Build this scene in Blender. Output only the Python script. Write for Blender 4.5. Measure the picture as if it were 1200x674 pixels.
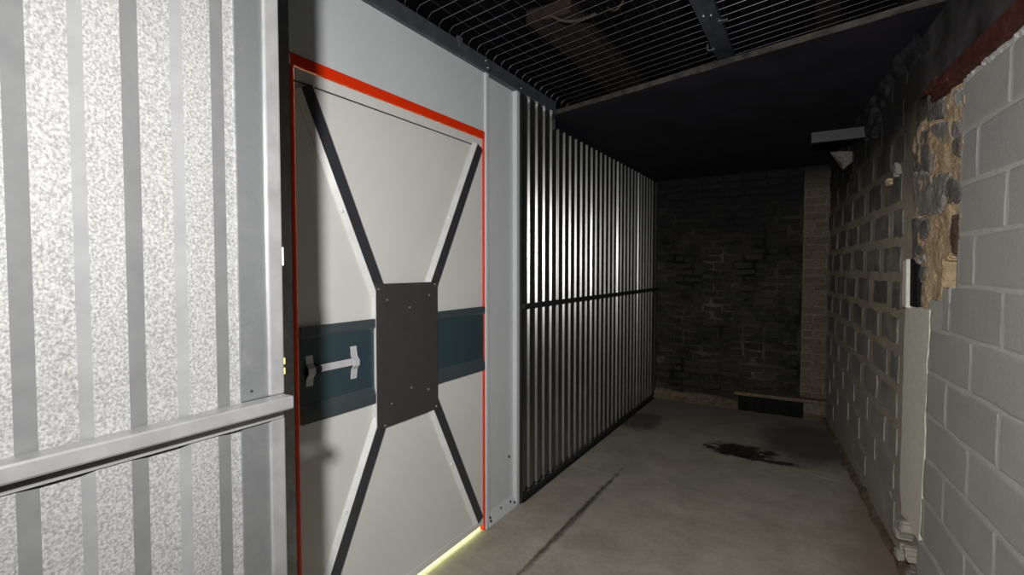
import bpy, bmesh, math, random
from mathutils import Vector, Matrix, noise as mnoise
random.seed(7)
for o in list(bpy.data.objects): bpy.data.objects.remove(o)
SC = bpy.context.scene
COL = SC.collection

# ------------------------------------------------------------------ camera
EYE = 1.65
cam = bpy.data.cameras.new('camera')
cam.sensor_fit = 'HORIZONTAL'; cam.sensor_width = 36.0; cam.lens = 18.0
cam.clip_start = 0.02
camo = bpy.data.objects.new('camera', cam); COL.objects.link(camo)
camo.location = (0, 0, EYE)
camo.rotation_euler = (math.radians(90 - 2.148), 0, math.radians(30.753))
SC.camera = camo

# ------------------------------------------------------------------ world, lamp light, exposure
w = bpy.data.worlds.new('world'); SC.world = w; w.use_nodes = True
w.node_tree.nodes['Background'].inputs[0].default_value = (0.55, 0.6, 0.75, 1)
w.node_tree.nodes['Background'].inputs[1].default_value = 0.004
LAMP = Vector((0.0, -0.19, 1.90))
LAMP_AIM = Vector((-0.30, 0.95, -0.12)).normalized()
ld = bpy.data.lights.new('work_light_beam', 'AREA'); ld.shape = 'DISK'; ld.size = 0.065
ld.energy = 54; ld.color = (1.0, 0.985, 0.96); ld.spread = math.radians(150)
lo = bpy.data.objects.new('work_light_beam', ld); COL.objects.link(lo)
lo.location = LAMP; lo.rotation_euler = LAMP_AIM.to_track_quat('-Z', 'Y').to_euler()
cd_ = bpy.data.lights.new('corridor_lamp', 'AREA'); cd_.shape = 'RECTANGLE'; cd_.size = 1.6; cd_.size_y = 0.2
cd_.energy = 95; cd_.color = (0.93, 1.0, 0.62)
co_ = bpy.data.objects.new('corridor_lamp', cd_); COL.objects.link(co_)
co_.location = (-2.55, 1.9, 2.75); co_.rotation_euler = (0, 0, math.pi/2)
vs = SC.view_settings
vs.view_transform = 'Standard'; vs.look = 'None'; vs.exposure = 0.0; vs.gamma = 1.0
vs.use_curve_mapping = False

# ------------------------------------------------------------------ materials
def srgb(r, g, b):
    f = lambda c: (c/255/12.92) if c/255 <= 0.04045 else ((c/255+0.055)/1.055)**2.4
    return (f(r), f(g), f(b), 1)
class NT:
    def __init__(s, name, rough=0.6, metal=0.0, spec=0.4):
        s.m = bpy.data.materials.new(name); s.m.use_nodes = True
        s.t = s.m.node_tree; s.n = s.t.nodes; s.b = s.n['Principled BSDF']
        s.b.inputs['Roughness'].default_value = rough
        s.b.inputs['Metallic'].default_value = metal
        s.b.inputs['Specular IOR Level'].default_value = spec
        s.geo = None
    def node(s, t, **k):
        n = s.n.new(t)
        for a, v in k.items(): setattr(n, a, v)
        return n
    def link(s, a, b): s.t.links.new(a, b)
    def pos(s):
        if not s.geo: s.geo = s.node('ShaderNodeNewGeometry')
        return s.geo.outputs['Position']
    def scaled(s, sc, src=None):
        mp = s.node('ShaderNodeMapping'); mp.inputs['Scale'].default_value = sc
        s.link(src or s.pos(), mp.inputs['Vector']); return mp.outputs[0]
    def noise(s, scale, detail=4, rough=0.55, vec=None, dist=0.0):
        n = s.node('ShaderNodeTexNoise'); n.inputs['Scale'].default_value = scale
        n.inputs['Detail'].default_value = detail; n.inputs['Roughness'].default_value = rough
        n.inputs['Distortion'].default_value = dist
        s.link(vec or s.pos(), n.inputs['Vector']); return n.outputs['Fac']
    def ramp(s, fac, stops):
        r = s.node('ShaderNodeValToRGB'); e = r.color_ramp.elements
        while len(e) < len(stops): e.new(0.5)
        for i, (p, c) in enumerate(stops):
            e[i].position = p; e[i].color = c if len(c) == 4 else (*c, 1)
        s.link(fac, r.inputs[0]); return r.outputs[0]
    def mix(s, fac, a, b, mode='MIX'):
        m = s.node('ShaderNodeMix', data_type='RGBA', blend_type=mode)
        for sock, v in ((m.inputs['Factor'], fac), (m.inputs['A'], a), (m.inputs['B'], b)):
            if hasattr(v, 'default_value'): s.link(v, sock)
            else: sock.default_value = v
        return m.outputs['Result']
    def math(s, op, a, b=None, clamp=False):
        m = s.node('ShaderNodeMath', operation=op); m.use_clamp = clamp
        for i, v in enumerate((a, b)):
            if v is None: continue
            if hasattr(v, 'default_value'): s.link(v, m.inputs[i])
            else: m.inputs[i].default_value = v
        return m.outputs[0]
    def axis(s, i):
        x = s.node('ShaderNodeSeparateXYZ'); s.link(s.pos(), x.inputs[0]); return x.outputs[i]
    def step(s, v, lo, hi):
        m = s.node('ShaderNodeMapRange'); m.clamp = True
        m.inputs['From Min'].default_value = lo; m.inputs['From Max'].default_value = hi
        s.link(v, m.inputs['Value']); return m.outputs[0]
    def blob(s, c, r, soft=0.35, wob=0.5, ns=6):
        """0..1 patch mask: an ellipsoid at c with radii r and a ragged edge."""
        mp = s.node('ShaderNodeMapping', vector_type='POINT')
        mp.inputs['Location'].default_value = [-c[i]/r[i] for i in range(3)]
        mp.inputs['Scale'].default_value = [1/r[i] for i in range(3)]
        s.link(s.pos(), mp.inputs[0])
        l = s.node('ShaderNodeVectorMath', operation='LENGTH'); s.link(mp.outputs[0], l.inputs[0])
        d = s.math('ADD', l.outputs['Value'], s.math('MULTIPLY', s.math('SUBTRACT', s.noise(ns, 5, 0.65), 0.5), wob*2))
        return s.math('SUBTRACT', 1.0, s.step(d, 1-soft, 1+soft), clamp=True)
    def rnd(s):
        return s.node('ShaderNodeObjectInfo').outputs['Random']
    def col(s, c):
        if hasattr(c, 'default_value'): s.link(c, s.b.inputs['Base Color'])
        else: s.b.inputs['Base Color'].default_value = c
    def rough(s, v): s.link(v, s.b.inputs['Roughness'])
    def bump(s, h, st, dist=0.01):
        b = s.node('ShaderNodeBump'); b.inputs['Strength'].default_value = st; b.inputs['Distance'].default_value = dist
        s.link(h, b.inputs['Height']); s.link(b.outputs[0], s.b.inputs['Normal'])

def m_flat(name, c, rough=0.5, metal=0.0, spec=0.4, var=0.08, ns=9, fine=0):
    k = NT(name, rough, metal, spec)
    d = tuple(x*(1-var*1.6) for x in c[:3]); l = tuple(min(1, x*(1+var)) for x in c[:3])
    k.col(k.ramp(k.noise(ns, 5), [(0.3, d), (0.7, l)]))
    if fine: k.bump(k.noise(fine, 3), 0.15, 0.002)
    return k.m
M = {}
# galvanised sheet flats: glare speckle put into the colour, with a fine bump
k = NT('galvanised_glare_speckle', 0.55, 0.2, 0.35)
n1 = k.noise(260, 2, 0.5); n2 = k.noise(5, 3)
c = k.ramp(n1, [(0.32, (0.13, 0.13, 0.13)), (0.5, (0.23, 0.23, 0.227)), (0.68, (0.33, 0.33, 0.325))])
k.col(k.mix(0.25, c, k.ramp(n2, [(0.3, (0.19, 0.19, 0.19)), (0.7, (0.26, 0.26, 0.26))])))
k.bump(n1, 0.55, 0.0012); M['glare_speckle'] = k.m
k = NT('galvanised_fold', 0.75, 0.1, 0.15)
k.col(k.ramp(k.noise(22, 4), [(0.3, (0.125, 0.128, 0.13)), (0.7, (0.15, 0.153, 0.155))])); M['fold'] = k.m  # same sheet in a darker colour: the flanks' shade is painted in
k = NT('galvanised_sheet_weathered', 0.30, 0.95, 0.5)
k.col(k.ramp(k.noise(14, 5, vec=k.scaled((1, 1, 0.25))), [(0.3, (0.22, 0.22, 0.215)), (0.7, (0.30, 0.30, 0.295))]))
k.bump(k.noise(220, 2), 0.12, 0.001); M['sheet'] = k.m
k = NT('galvanised_section', 0.40, 0.8, 0.5)
a = k.noise(16, 5, 0.6, dist=0.6)
k.col(k.ramp(a, [(0.3, (0.24, 0.25, 0.26)), (0.62, (0.33, 0.34, 0.35)), (0.75, (0.42, 0.43, 0.43))]))
k.rough(k.ramp(a, [(0.3, (0.5,)*3), (0.7, (0.32,)*3)])); M['galv'] = k.m
M['rail'] = m_flat('galvanised_rail', (0.36, 0.36, 0.365), 0.4, 0.6, 0.5, 0.1, 18)
M['dark_steel'] = m_flat('dark_painted_steel', srgb(48, 49, 52), 0.42, 0.2, 0.5, 0.12, 14)
M['frame_steel'] = m_flat('blue_grey_steel_angle', srgb(82, 87, 94), 0.45, 0.3, 0.5, 0.2, 10)
M['white'] = m_flat('white_coated_sheet', (0.70, 0.695, 0.675), 0.42, 0, 0.4, 0.02, 3)
M['whitecool'] = m_flat('cool_white_coated_sheet', (0.60, 0.625, 0.645), 0.45, 0, 0.4, 0.03, 2.5)
M['bracewhite'] = m_flat('white_galvanised_brace_side', (0.78, 0.785, 0.77), 0.35, 0.15, 0.5, 0.05, 12)
M['red'] = m_flat('orange_red_paint', srgb(226, 52, 10), 0.45, 0, 0.4, 0.04, 8)
M['brace'] = m_flat('anthracite_paint', srgb(60, 61, 66), 0.4, 0.1, 0.5, 0.08, 16)
M['plate'] = m_flat('black_textured_plate', srgb(63, 60, 61), 0.6, 0, 0.35, 0.06, 20, 300)
M['teal'] = m_flat('dark_teal_paint', srgb(54, 72, 78), 0.32, 0.1, 0.5, 0.06, 6)
M['teal_edge'] = m_flat('teal_grey_lip_paint', srgb(70, 80, 85), 0.35, 0.1, 0.5, 0.06, 6)
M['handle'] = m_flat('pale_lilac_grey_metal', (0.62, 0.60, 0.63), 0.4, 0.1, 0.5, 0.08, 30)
M['zinc'] = m_flat('zinc_screw', (0.6, 0.6, 0.6), 0.3, 0.8, 0.5, 0.05, 30)
M['glint_yellow'] = m_flat('yellow_glint_chip', srgb(190, 178, 110), 0.35, 0.3, 0.5, 0.05, 30)  # yellow that imitates corridor light glinting at the post edge
M['black'] = m_flat('black_hole', (0.008, 0.008, 0.01), 0.8, 0, 0.2, 0.02, 10)
M['wire'] = m_flat('galvanised_wire', (0.30, 0.28, 0.34), 0.30, 0.85, 0.5, 0.1, 30)
M['corridor'] = m_flat('pale_corridor_paint', (0.82, 0.83, 0.70), 0.7, 0, 0.3, 0.02, 3)
M['corridorfloor'] = m_flat('pale_green_corridor_floor', (0.72, 0.78, 0.55), 0.7, 0, 0.3, 0.03, 3)
M['timber'] = m_flat('dark_brown_timber', (0.055, 0.04, 0.032), 0.8, 0, 0.3, 0.3, 12)
M['cable'] = m_flat('brown_cable', (0.10, 0.075, 0.055), 0.6, 0, 0.3, 0.2, 10)
M['lampbody'] = m_flat('work_light_plastic', srgb(40, 40, 42), 0.5, 0, 0.4, 0.05, 10)
# rust
k = NT('rusted_steel', 0.75, 0.1, 0.3); a = k.noise(18, 6, 0.65)
k.col(k.ramp(a, [(0.3, srgb(56, 28, 23)), (0.55, srgb(84, 44, 36)), (0.75, srgb(106, 68, 55))])); k.bump(a, 0.4, 0.006); M['rust'] = k.m
# concrete floor with its stains and a darker far end
k = NT('stained_concrete', 0.62, 0, 0.35)
a = k.noise(3.2, 8, 0.70, dist=0.5); b = k.noise(40, 4, 0.7)
c = k.ramp(a, [(0.28, (0.27, 0.245, 0.205)), (0.5, (0.40, 0.365, 0.31)), (0.72, (0.52, 0.48, 0.41))])
c = k.mix(0.22, c, k.ramp(b, [(0.3, (0.22, 0.195, 0.165)), (0.7, (0.60, 0.555, 0.48))]))
red = k.math('MULTIPLY', k.noise(3.0, 5, 0.6), 0.5)
c = k.mix(k.math('MULTIPLY', k.step(k.noise(2.6, 5, 0.65), 0.52, 0.78), 0.45), c, (0.33, 0.225, 0.16, 1))
c = k.mix(k.math('MULTIPLY', k.blob((0.42, 3.5, 0), (0.24, 1.5, 1), 0.5, 0.6, 5), 0.7), c, (0.23, 0.165, 0.125, 1))
c = k.mix(k.math('MULTIPLY', k.blob((-0.02, 5.55, 0), (0.42, 0.62, 1), 0.3, 0.35, 4), 0.85), c, (0.075, 0.075, 0.078, 1))
c = k.mix(k.math('MULTIPLY', k.blob((-0.56, 4.98, 0), (0.27, 0.17, 1), 0.22, 1.5, 11), 0.95), c, (0.012, 0.011, 0.010, 1))
c = k.mix(k.math('MULTIPLY', k.blob((-0.36, 4.84, 0), (0.27, 0.05, 1), 0.3, 1.2, 11), 0.9), c, (0.014, 0.013, 0.012, 1))
c = k.mix(k.math('MULTIPLY', k.blob((-1.6, 5.45, 0), (0.2, 0.32, 1), 0.25, 0.8, 7), 0.75), c, (0.05, 0.045, 0.04, 1))
c = k.mix(k.math('MULTIPLY', k.blob((-1.345, 3.1, 0), (0.022, 0.8, 1), 0.4, 1.2, 14), 0.75), c, (0.07, 0.06, 0.05, 1))
c = k.mix(k.math('MULTIPLY', k.step(k.axis(1), 4.9, 6.3), 0.55), c, (0.13, 0.12, 0.10, 1))  # colour darkens steadily towards the back
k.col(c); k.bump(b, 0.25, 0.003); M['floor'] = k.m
M['joint'] = m_flat('dirt_in_joint', (0.03, 0.026, 0.022), 0.9, 0, 0.2, 0.3, 20)
# concrete block, pale mortar
k = NT('grey_concrete_block', 0.85, 0, 0.25)
b = k.noise(70, 4, 0.7); a = k.noise(4, 5, 0.6)
c = k.ramp(a, [(0.3, (0.33, 0.33, 0.32)), (0.7, (0.42, 0.415, 0.40))])
c = k.mix(0.3, c, k.ramp(b, [(0.3, (0.24, 0.24, 0.235)), (0.7, (0.50, 0.495, 0.48))]))
c = k.mix(0.35, c, k.ramp(k.rnd(), [(0, (0.33, 0.33, 0.325)), (1, (0.44, 0.435, 0.42))]))
k.col(c); k.bump(b, 0.45, 0.004); M['block'] = k.m
k = NT('pale_mortar', 0.9, 0, 0.2); b = k.noise(55, 5, 0.7); a = k.noise(6, 4)
k.col(k.mix(0.35, k.ramp(a, [(0.3, (0.42, 0.42, 0.405)), (0.7, (0.54, 0.535, 0.51))]), k.ramp(b, [(0.3, (0.40, 0.40, 0.38)), (0.7, (0.66, 0.65, 0.62))])))
k.bump(b, 0.6, 0.006); M['mortar'] = k.m
# sooty old block work
def soot_over(k, c, amt=0.95):
    """soot deposit that thickens towards the old roof line and the back of the room"""
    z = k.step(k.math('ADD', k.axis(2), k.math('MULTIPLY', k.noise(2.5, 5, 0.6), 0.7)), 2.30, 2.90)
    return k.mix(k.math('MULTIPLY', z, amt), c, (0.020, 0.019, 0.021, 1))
k = NT('sooty_block', 0.9, 0, 0.2); b = k.noise(50, 5, 0.7)
c = k.mix(0.35, k.ramp(k.rnd(), [(0, (0.11, 0.11, 0.108)), (1, (0.19, 0.187, 0.178))]), k.ramp(b, [(0.3, (0.09, 0.09, 0.088)), (0.7, (0.26, 0.25, 0.235))]))
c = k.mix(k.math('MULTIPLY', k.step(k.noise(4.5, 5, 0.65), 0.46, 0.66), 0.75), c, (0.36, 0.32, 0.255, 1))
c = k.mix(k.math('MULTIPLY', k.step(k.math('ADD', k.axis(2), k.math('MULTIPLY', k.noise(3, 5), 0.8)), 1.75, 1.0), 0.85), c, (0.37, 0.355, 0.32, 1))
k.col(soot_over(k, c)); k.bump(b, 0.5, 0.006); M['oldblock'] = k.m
k = NT('smeared_brown_mortar', 0.95, 0, 0.15); b = k.noise(35, 5, 0.7); a = k.noise(5, 6, 0.6)
c = k.mix(0.35, k.ramp(a, [(0.3, (0.36, 0.32, 0.255)), (0.7, (0.54, 0.475, 0.375))]), k.ramp(b, [(0.3, (0.20, 0.18, 0.15)), (0.7, (0.50, 0.44, 0.36))]))
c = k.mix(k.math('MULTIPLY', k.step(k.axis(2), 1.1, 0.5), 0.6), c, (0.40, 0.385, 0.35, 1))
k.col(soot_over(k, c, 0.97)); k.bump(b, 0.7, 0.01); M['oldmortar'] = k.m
k = NT('cream_plaster_strip', 0.9, 0, 0.2); b = k.noise(30, 5, 0.7)
k.col(k.ramp(b, [(0.3, (0.70, 0.675, 0.60)), (0.7, (0.83, 0.80, 0.72))])); k.bump(b, 0.35, 0.005); M['plaster'] = k.m
k = NT('tan_broken_mortar', 0.95, 0, 0.15); b = k.noise(28, 6, 0.72); a = k.noise(9, 4)
c = k.ramp(a, [(0.3, (0.40, 0.29, 0.18)), (0.55, (0.58, 0.42, 0.27)), (0.75, (0.64, 0.53, 0.39))])
k.col(k.mix(0.4, c, k.ramp(b, [(0.35, (0.18, 0.13, 0.085)), (0.65, (0.70, 0.53, 0.35))]))); k.bump(b, 0.9, 0.015); M['tan'] = k.m
def stone(name, lo, hi):
    k = NT(name, 0.92, 0, 0.2); b = k.noise(45, 6, 0.72)
    k.col(k.ramp(b, [(0.3, lo), (0.7, hi)])); k.bump(b, 0.7, 0.01); return k.m
M['stone_dark'] = stone('dark_broken_block', (0.09, 0.085, 0.08), (0.24, 0.225, 0.21))
M['stone_grey'] = stone('grey_broken_block', (0.17, 0.16, 0.15), (0.34, 0.32, 0.30))
M['stone_brown'] = stone('red_brown_broken_brick', (0.085, 0.05, 0.04), (0.19, 0.12, 0.09))
M['stone_pale'] = stone('pale_cement_chip', (0.28, 0.28, 0.275), (0.44, 0.44, 0.43))
# sooty brick
k = NT('soot_black_brick', 0.85, 0, 0.3); b = k.noise(38, 5, 0.7); a = k.noise(3.2, 5, 0.6)
c = k.mix(0.5, k.ramp(k.rnd(), [(0, (0.010, 0.010, 0.010)), (0.75, (0.026, 0.025, 0.022)), (1, (0.06, 0.052, 0.042))]), k.ramp(a, [(0.35, (0.010, 0.010, 0.010)), (0.75, (0.062, 0.060, 0.046))]))
c = k.mix(k.math('MULTIPLY', k.step(b, 0.55, 0.75), 0.5), c, (0.11, 0.105, 0.08, 1))
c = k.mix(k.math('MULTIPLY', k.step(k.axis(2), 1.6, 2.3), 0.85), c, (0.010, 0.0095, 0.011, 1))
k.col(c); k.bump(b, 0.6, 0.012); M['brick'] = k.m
k = NT('sooty_lime_mortar', 0.95, 0, 0.15); b = k.noise(30, 5, 0.7); a = k.noise(2.4, 5, 0.65)
c = k.ramp(a, [(0.36, (0.010, 0.010, 0.012)), (0.54, (0.05, 0.049, 0.038)), (0.76, (0.14, 0.132, 0.10))])
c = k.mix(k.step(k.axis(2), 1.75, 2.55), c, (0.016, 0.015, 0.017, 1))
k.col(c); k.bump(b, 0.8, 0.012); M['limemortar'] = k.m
k = NT('brown_pier_brick', 0.9, 0, 0.2); b = k.noise(30, 5, 0.7)
c = k.mix(0.5, k.ramp(k.rnd(), [(0, (0.075, 0.058, 0.044)), (1, (0.17, 0.13, 0.10))]), k.ramp(b, [(0.3, (0.05, 0.042, 0.034)), (0.7, (0.24, 0.20, 0.155))]))
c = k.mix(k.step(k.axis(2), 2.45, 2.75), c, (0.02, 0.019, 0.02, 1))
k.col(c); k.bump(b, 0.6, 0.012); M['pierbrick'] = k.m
k = NT('pier_mortar', 0.95, 0, 0.15); b = k.noise(24, 5, 0.7)
c = k.ramp(b, [(0.3, (0.10, 0.088, 0.068)), (0.7, (0.24, 0.21, 0.165))])
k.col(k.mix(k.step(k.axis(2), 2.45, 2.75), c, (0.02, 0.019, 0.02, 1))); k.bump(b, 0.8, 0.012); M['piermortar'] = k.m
k = NT('earthy_fillet', 0.95, 0, 0.15); b = k.noise(20, 6, 0.7)
k.col(k.ramp(b, [(0.3, (0.08, 0.06, 0.04)), (0.5, (0.17, 0.135, 0.095)), (0.75, (0.26, 0.22, 0.165))])); k.bump(b, 0.8, 0.02); M['fillet'] = k.m
M['tar'] = m_flat('black_bitumen', (0.009, 0.009, 0.009), 0.9, 0, 0.2, 0.3, 25, 60)
M['soffit'] = m_flat('soot_black_board', (0.014, 0.012, 0.019), 0.8, 0, 0.3, 0.25, 4, 60)
M['soffit_edge'] = m_flat('pale_board_edge', (0.065, 0.06, 0.052), 0.9, 0, 0.2, 0.4, 14)  # front edge of the board, paler than its underside
M['roofdark'] = m_flat('dark_roof_underside', (0.02, 0.017, 0.018), 0.9, 0, 0.2, 0.4, 5)
M['sootplaster'] = m_flat('sooty_plaster', (0.034, 0.032, 0.036), 0.9, 0, 0.2, 0.6, 9, 40)
M['darkplaster'] = m_flat('dark_grey_plaster', (0.055, 0.052, 0.054), 0.9, 0, 0.2, 0.5, 5, 40)

# ------------------------------------------------------------------ helpers
def box(bm, a, b, mat=0):
    x0, y0, z0 = a; x1, y1, z1 = b
    v = [bm.verts.new(p) for p in ((x0,y0,z0),(x1,y0,z0),(x1,y1,z0),(x0,y1,z0),(x0,y0,z1),(x1,y0,z1),(x1,y1,z1),(x0,y1,z1))]
    for f in ((0,3,2,1),(4,5,6,7),(0,1,5,4),(1,2,6,5),(2,3,7,6),(3,0,4,7)):
        bm.faces.new([v[i] for i in f]).material_index = mat
    return v
def finish(name, bm, mats, parent=None, bevel=0.0, seg=1, smooth=False, recalc=True):
    if bevel: bmesh.ops.bevel(bm, geom=list(bm.edges), offset=bevel, segments=seg, affect='EDGES', profile=0.6, clamp_overlap=True)
    if recalc: bmesh.ops.recalc_face_normals(bm, faces=bm.faces)
    me = bpy.data.meshes.new(name); bm.to_mesh(me); bm.free()
    for m in (mats if isinstance(mats, (list, tuple)) else [mats]): me.materials.append(m)
    if smooth:
        for p in me.polygons: p.use_smooth = True
    return link(name, me, parent)
def link(name, me, parent=None):
    o = bpy.data.objects.new(name, me); COL.objects.link(o)
    if parent: o.parent = parent
    return o
def bxo(name, a, b, mat, parent=None, bevel=0.0, seg=1):
    bm = bmesh.new(); box(bm, a, b); return finish(name, bm, mat, parent, bevel, seg)
def empty(name, label=None, cat=None, group=None, kind=None, loc=(0,0,0)):
    o = bpy.data.objects.new(name, None); COL.objects.link(o); o.location = loc; o.empty_display_size = 0.1
    return tag(o, label, cat, group, kind)
def tag(o, label=None, cat=None, group=None, kind=None):
    for k_, v in (('label', label), ('category', cat), ('group', group), ('kind', kind)):
        if v: o[k_] = v
    return o
def prism(bm, poly, f, mat=0):
    """extrude a 2D polygon: f(u,v,t) gives the 3D point, t=0 back and t=1 front"""
    n = len(poly)
    A = [bm.verts.new(f(u, v, 0)) for u, v in poly]; B = [bm.verts.new(f(u, v, 1)) for u, v in poly]
    bm.faces.new(list(reversed(A))).material_index = mat; bm.faces.new(B).material_index = mat
    for i in range(n): bm.faces.new((A[i], A[(i+1) % n], B[(i+1) % n], B[i])).material_index = mat
    return A, B
def tube(bm, pts, r, n=6, closed_ends=True):
    pts = [Vector(p) for p in pts]; rings = []
    for i, p in enumerate(pts):
        d = (pts[min(i+1, len(pts)-1)] - pts[max(i-1, 0)]).normalized()
        a = d.cross(Vector((0,0,1)))
        if a.length < 1e-3: a = d.cross(Vector((1,0,0)))
        a.normalize(); b = d.cross(a)
        rings.append([bm.verts.new(p + (a*math.cos(t) + b*math.sin(t))*r) for t in [2*math.pi*j/n for j in range(n)]])
    for q in range(len(rings)-1):
        for j in range(n): bm.faces.new((rings[q][j], rings[q][(j+1) % n], rings[q+1][(j+1) % n], rings[q+1][j]))
    if closed_ends: bm.faces.new(list(reversed(rings[0]))); bm.faces.new(rings[-1])

DX = -1.77      # plane of the door wall
NX = -0.87      # crest plane of the near partition
BY = 6.60       # back wall

# ================================================================== SETTING
# ------------------------------------------------------------------ floor: slabs separated by joints
floor = bxo('floor', (-1.80, -1.9, -0.10), (1.05, 6.9, -0.018), M['joint'])
tag(floor, 'stained grey concrete floor slabs with dirt-filled joints', 'floor', kind='structure')
def ragged(p, q, n, amp):
    """points from p towards q with a slightly broken edge (q left out)"""
    p = Vector(p); q = Vector(q); d = (q-p); nrm = Vector((-d.y, d.x)).normalized(); out = []
    for i in range(n):
        e = 0 if i == 0 else random.uniform(-amp, amp)
        out.append(tuple(p + d*i/n + nrm*e))
    return out
jx = -1.352
tr0 = (-1.80, 5.215); tr1 = (0.42, 4.575)      # far transverse joint
def slab(poly): 
    bm = bmesh.new(); prism(bm, poly, lambda u, v, t: (u, v, -0.03 + 0.03*t)); return finish('slab', bm, M['floor'], floor)
slab([(-1.80, -1.9)] + ragged((jx-0.007, -1.9), (jx-0.007, 3.868), 60, 0.004) + ragged((jx-0.007, 3.868), (-1.80, 3.905), 6, 0.002) + [(-1.80, 3.905)])
slab(ragged((jx+0.008, -1.9), (1.05, -1.9), 1, 0) + [(1.05, -1.9), (1.05, 4.57)] + ragged(tr1, (tr0[0], tr0[1]-0.004), 24, 0.004) + [(tr0[0], tr0[1]-0.004)]
     + ragged((-1.80, 3.909), (jx, 3.872), 6, 0.002) + ragged((jx+0.008, 3.868), (jx+0.008, -1.9), 60, 0.006))
slab(ragged((tr0[0], tr0[1]+0.002), (tr1[0], tr1[1]+0.002), 24, 0.003) + [(1.05, 4.58), (1.05, 6.9), (-1.80, 6.9)])

# ------------------------------------------------------------------ right wall, local frame (u along the wall, d out of the wall, z up)
RU0 = -2.35     # block wall cut short out of view, to lower the light it bounces
RB = Vector((0.43, 3.58, 0)); RD = Vector((-0.1098, 0.994, 0)).normalized(); RN = Vector((-RD.y, RD.x, 0))
def RP(u, z, d=0.0): return RB + RD*u + RN*d + Vector((0, 0, z))
def rbox(bm, u0, u1, z0, z1, d0, d1):
    q = [RP(u, z, d) for u, d in ((u0,d0),(u1,d0),(u1,d1),(u0,d1)) for z in (z0,)] + [RP(u, z1, d) for u, d in ((u0,d0),(u1,d0),(u1,d1),(u0,d1))]
    v = [bm.verts.new(p) for p in q]
    for f in ((0,3,2,1),(4,5,6,7),(0,1,5,4),(1,2,6,5),(2,3,7,6),(3,0,4,7)): bm.faces.new([v[i] for i in f])
bm = bmesh.new()
rbox(bm, RU0, -0.46, -0.02, 1.50, -0.16, 0.0150); rbox(bm, RU0, -0.80, 1.50, 2.50, -0.16, 0.0150)       # near mortar bed
wall_right = finish('wall_right', bm, M['mortar'])
tag(wall_right, 'grey concrete block wall with pale mortar joints beside the broken masonry', 'wall', kind='structure')
bm = bmesh.new(); rbox(bm, -0.46, 3.10, -0.02, 3.30, -0.16, -0.012)
old = finish('old_masonry', bm, M['oldmortar'], wall_right); old['label'] = 'smoke-stained older block masonry'
bm = bmesh.new(); rbox(bm, RU0, -0.08, 2.50, 3.9, -0.16, -0.010)
finish('upper_plaster', bm, M['darkplaster'], wall_right)
# uneven face for the old part: smeared mortar skin
def skin(u0, u1, z0, z1, nu, nz, d, amp, sc, mat, name, parent, thick=0.03, seed=0.0):
    bm = bmesh.new(); g = []
    for i in range(nu+1):
        r = []
        for j in range(nz+1):
            u = u0+(u1-u0)*i/nu; z = z0+(z1-z0)*j/nz
            h = mnoise.fractal(Vector((u*sc+seed, z*sc, seed)), 1.0, 2.0, 4)
            r.append(bm.verts.new(RP(u, z, d + amp*h)))
        g.append(r)
    for i in range(nu):
        for j in range(nz): bm.faces.new((g[i][j], g[i+1][j], g[i+1][j+1], g[i][j+1]))
    o = finish(name, bm, mat, parent, smooth=True)
    return o
skin(-0.10, 3.08, -0.01, 3.2, 90, 90, -0.004, 0.0045, 5, M['oldmortar'], 'mortar_skin', wall_right)
# block pieces
def block_mesh(L, Hh, d, seed, jag=0.006, inset=0.008):
    rs = random.Random(seed); bm = bmesh.new()
    n = 3
    ring = []
    for (a, b) in (((0,0),(L,0)), ((L,0),(L,Hh)), ((L,Hh),(0,Hh)), ((0,Hh),(0,0))):
        for i in range(n):
            t = i/n; j = jag if i else jag*0.5
            ring.append((a[0]+(b[0]-a[0])*t+rs.uniform(-j, j), a[1]+(b[1]-a[1])*t+rs.uniform(-j, j)))
    cx, cz = L/2, Hh/2
    back = [bm.verts.new((u, -0.03, z)) for u, z in ring]
    mid = [bm.verts.new((u, d*0.9-0.0005, z)) for u, z in ring]
    fr = [bm.verts.new((u+(cx-u)*inset*2/L, d+rs.uniform(-0.001, 0.001), z+(cz-z)*inset*2/Hh)) for u, z in ring]
    k_ = len(ring)
    for A, B in ((back, mid), (mid, fr)):
        for i in range(k_): bm.faces.new((A[i], A[(i+1) % k_], B[(i+1) % k_], B[i]))
    bm.faces.new(fr)
    bmesh.ops.recalc_face_normals(bm, faces=bm.faces)
    me = bpy.data.meshes.new('block'); bm.to_mesh(me); bm.free(); return me
RROT = math.atan2(RD.y, RD.x)
def put_block(name, me, mat, u, z, parent, d=0.0):
    o = link(name, me, parent); o.location = RP(u, z, d); o.rotation_euler = (0, 0, RROT)
    if not me.materials: me.materials.append(mat)
    return o
CH = 0.2085; Z0 = 0.742 - 3*CH                       # course height, first bed joint
u_of_y = lambda y: (y-3.58)/0.994
near_var = [block_mesh(0.482, CH-0.019, 0.0175, s) for s in range(5)]
for c_ in range(-1, 12):
    z = Z0 + c_*CH
    zb = max(z+0.0095, 0.004); zt = min(z+CH-0.0095, 2.415)
    if zt-zb < 0.03: continue
    off = 2.355 if c_ % 2 == 0 else 2.605
    # where the newer wall stops on its far side
    end_y = 3.14 if zt < 1.50 else (2.95 if zt < 1.70 else 2.775)
    if 0.45 > z: end_y = 3.2
    y = off - 0.5*4
    while y < end_y:
        a, b = y, min(y+0.5, end_y)
        if b-a > 0.05 and a > 1.28:
            if b-a > 0.499 and abs((zt-zb)-(CH-0.019)) < 0.002: me = random.choice(near_var)
            else: me = block_mesh((b-a)/0.994-0.018, zt-zb, 0.0175, int(y*1000+z*77))
            put_block('block', me, M['block'], u_of_y(a+0.009), zb, wall_right)
        y += 0.5
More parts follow.
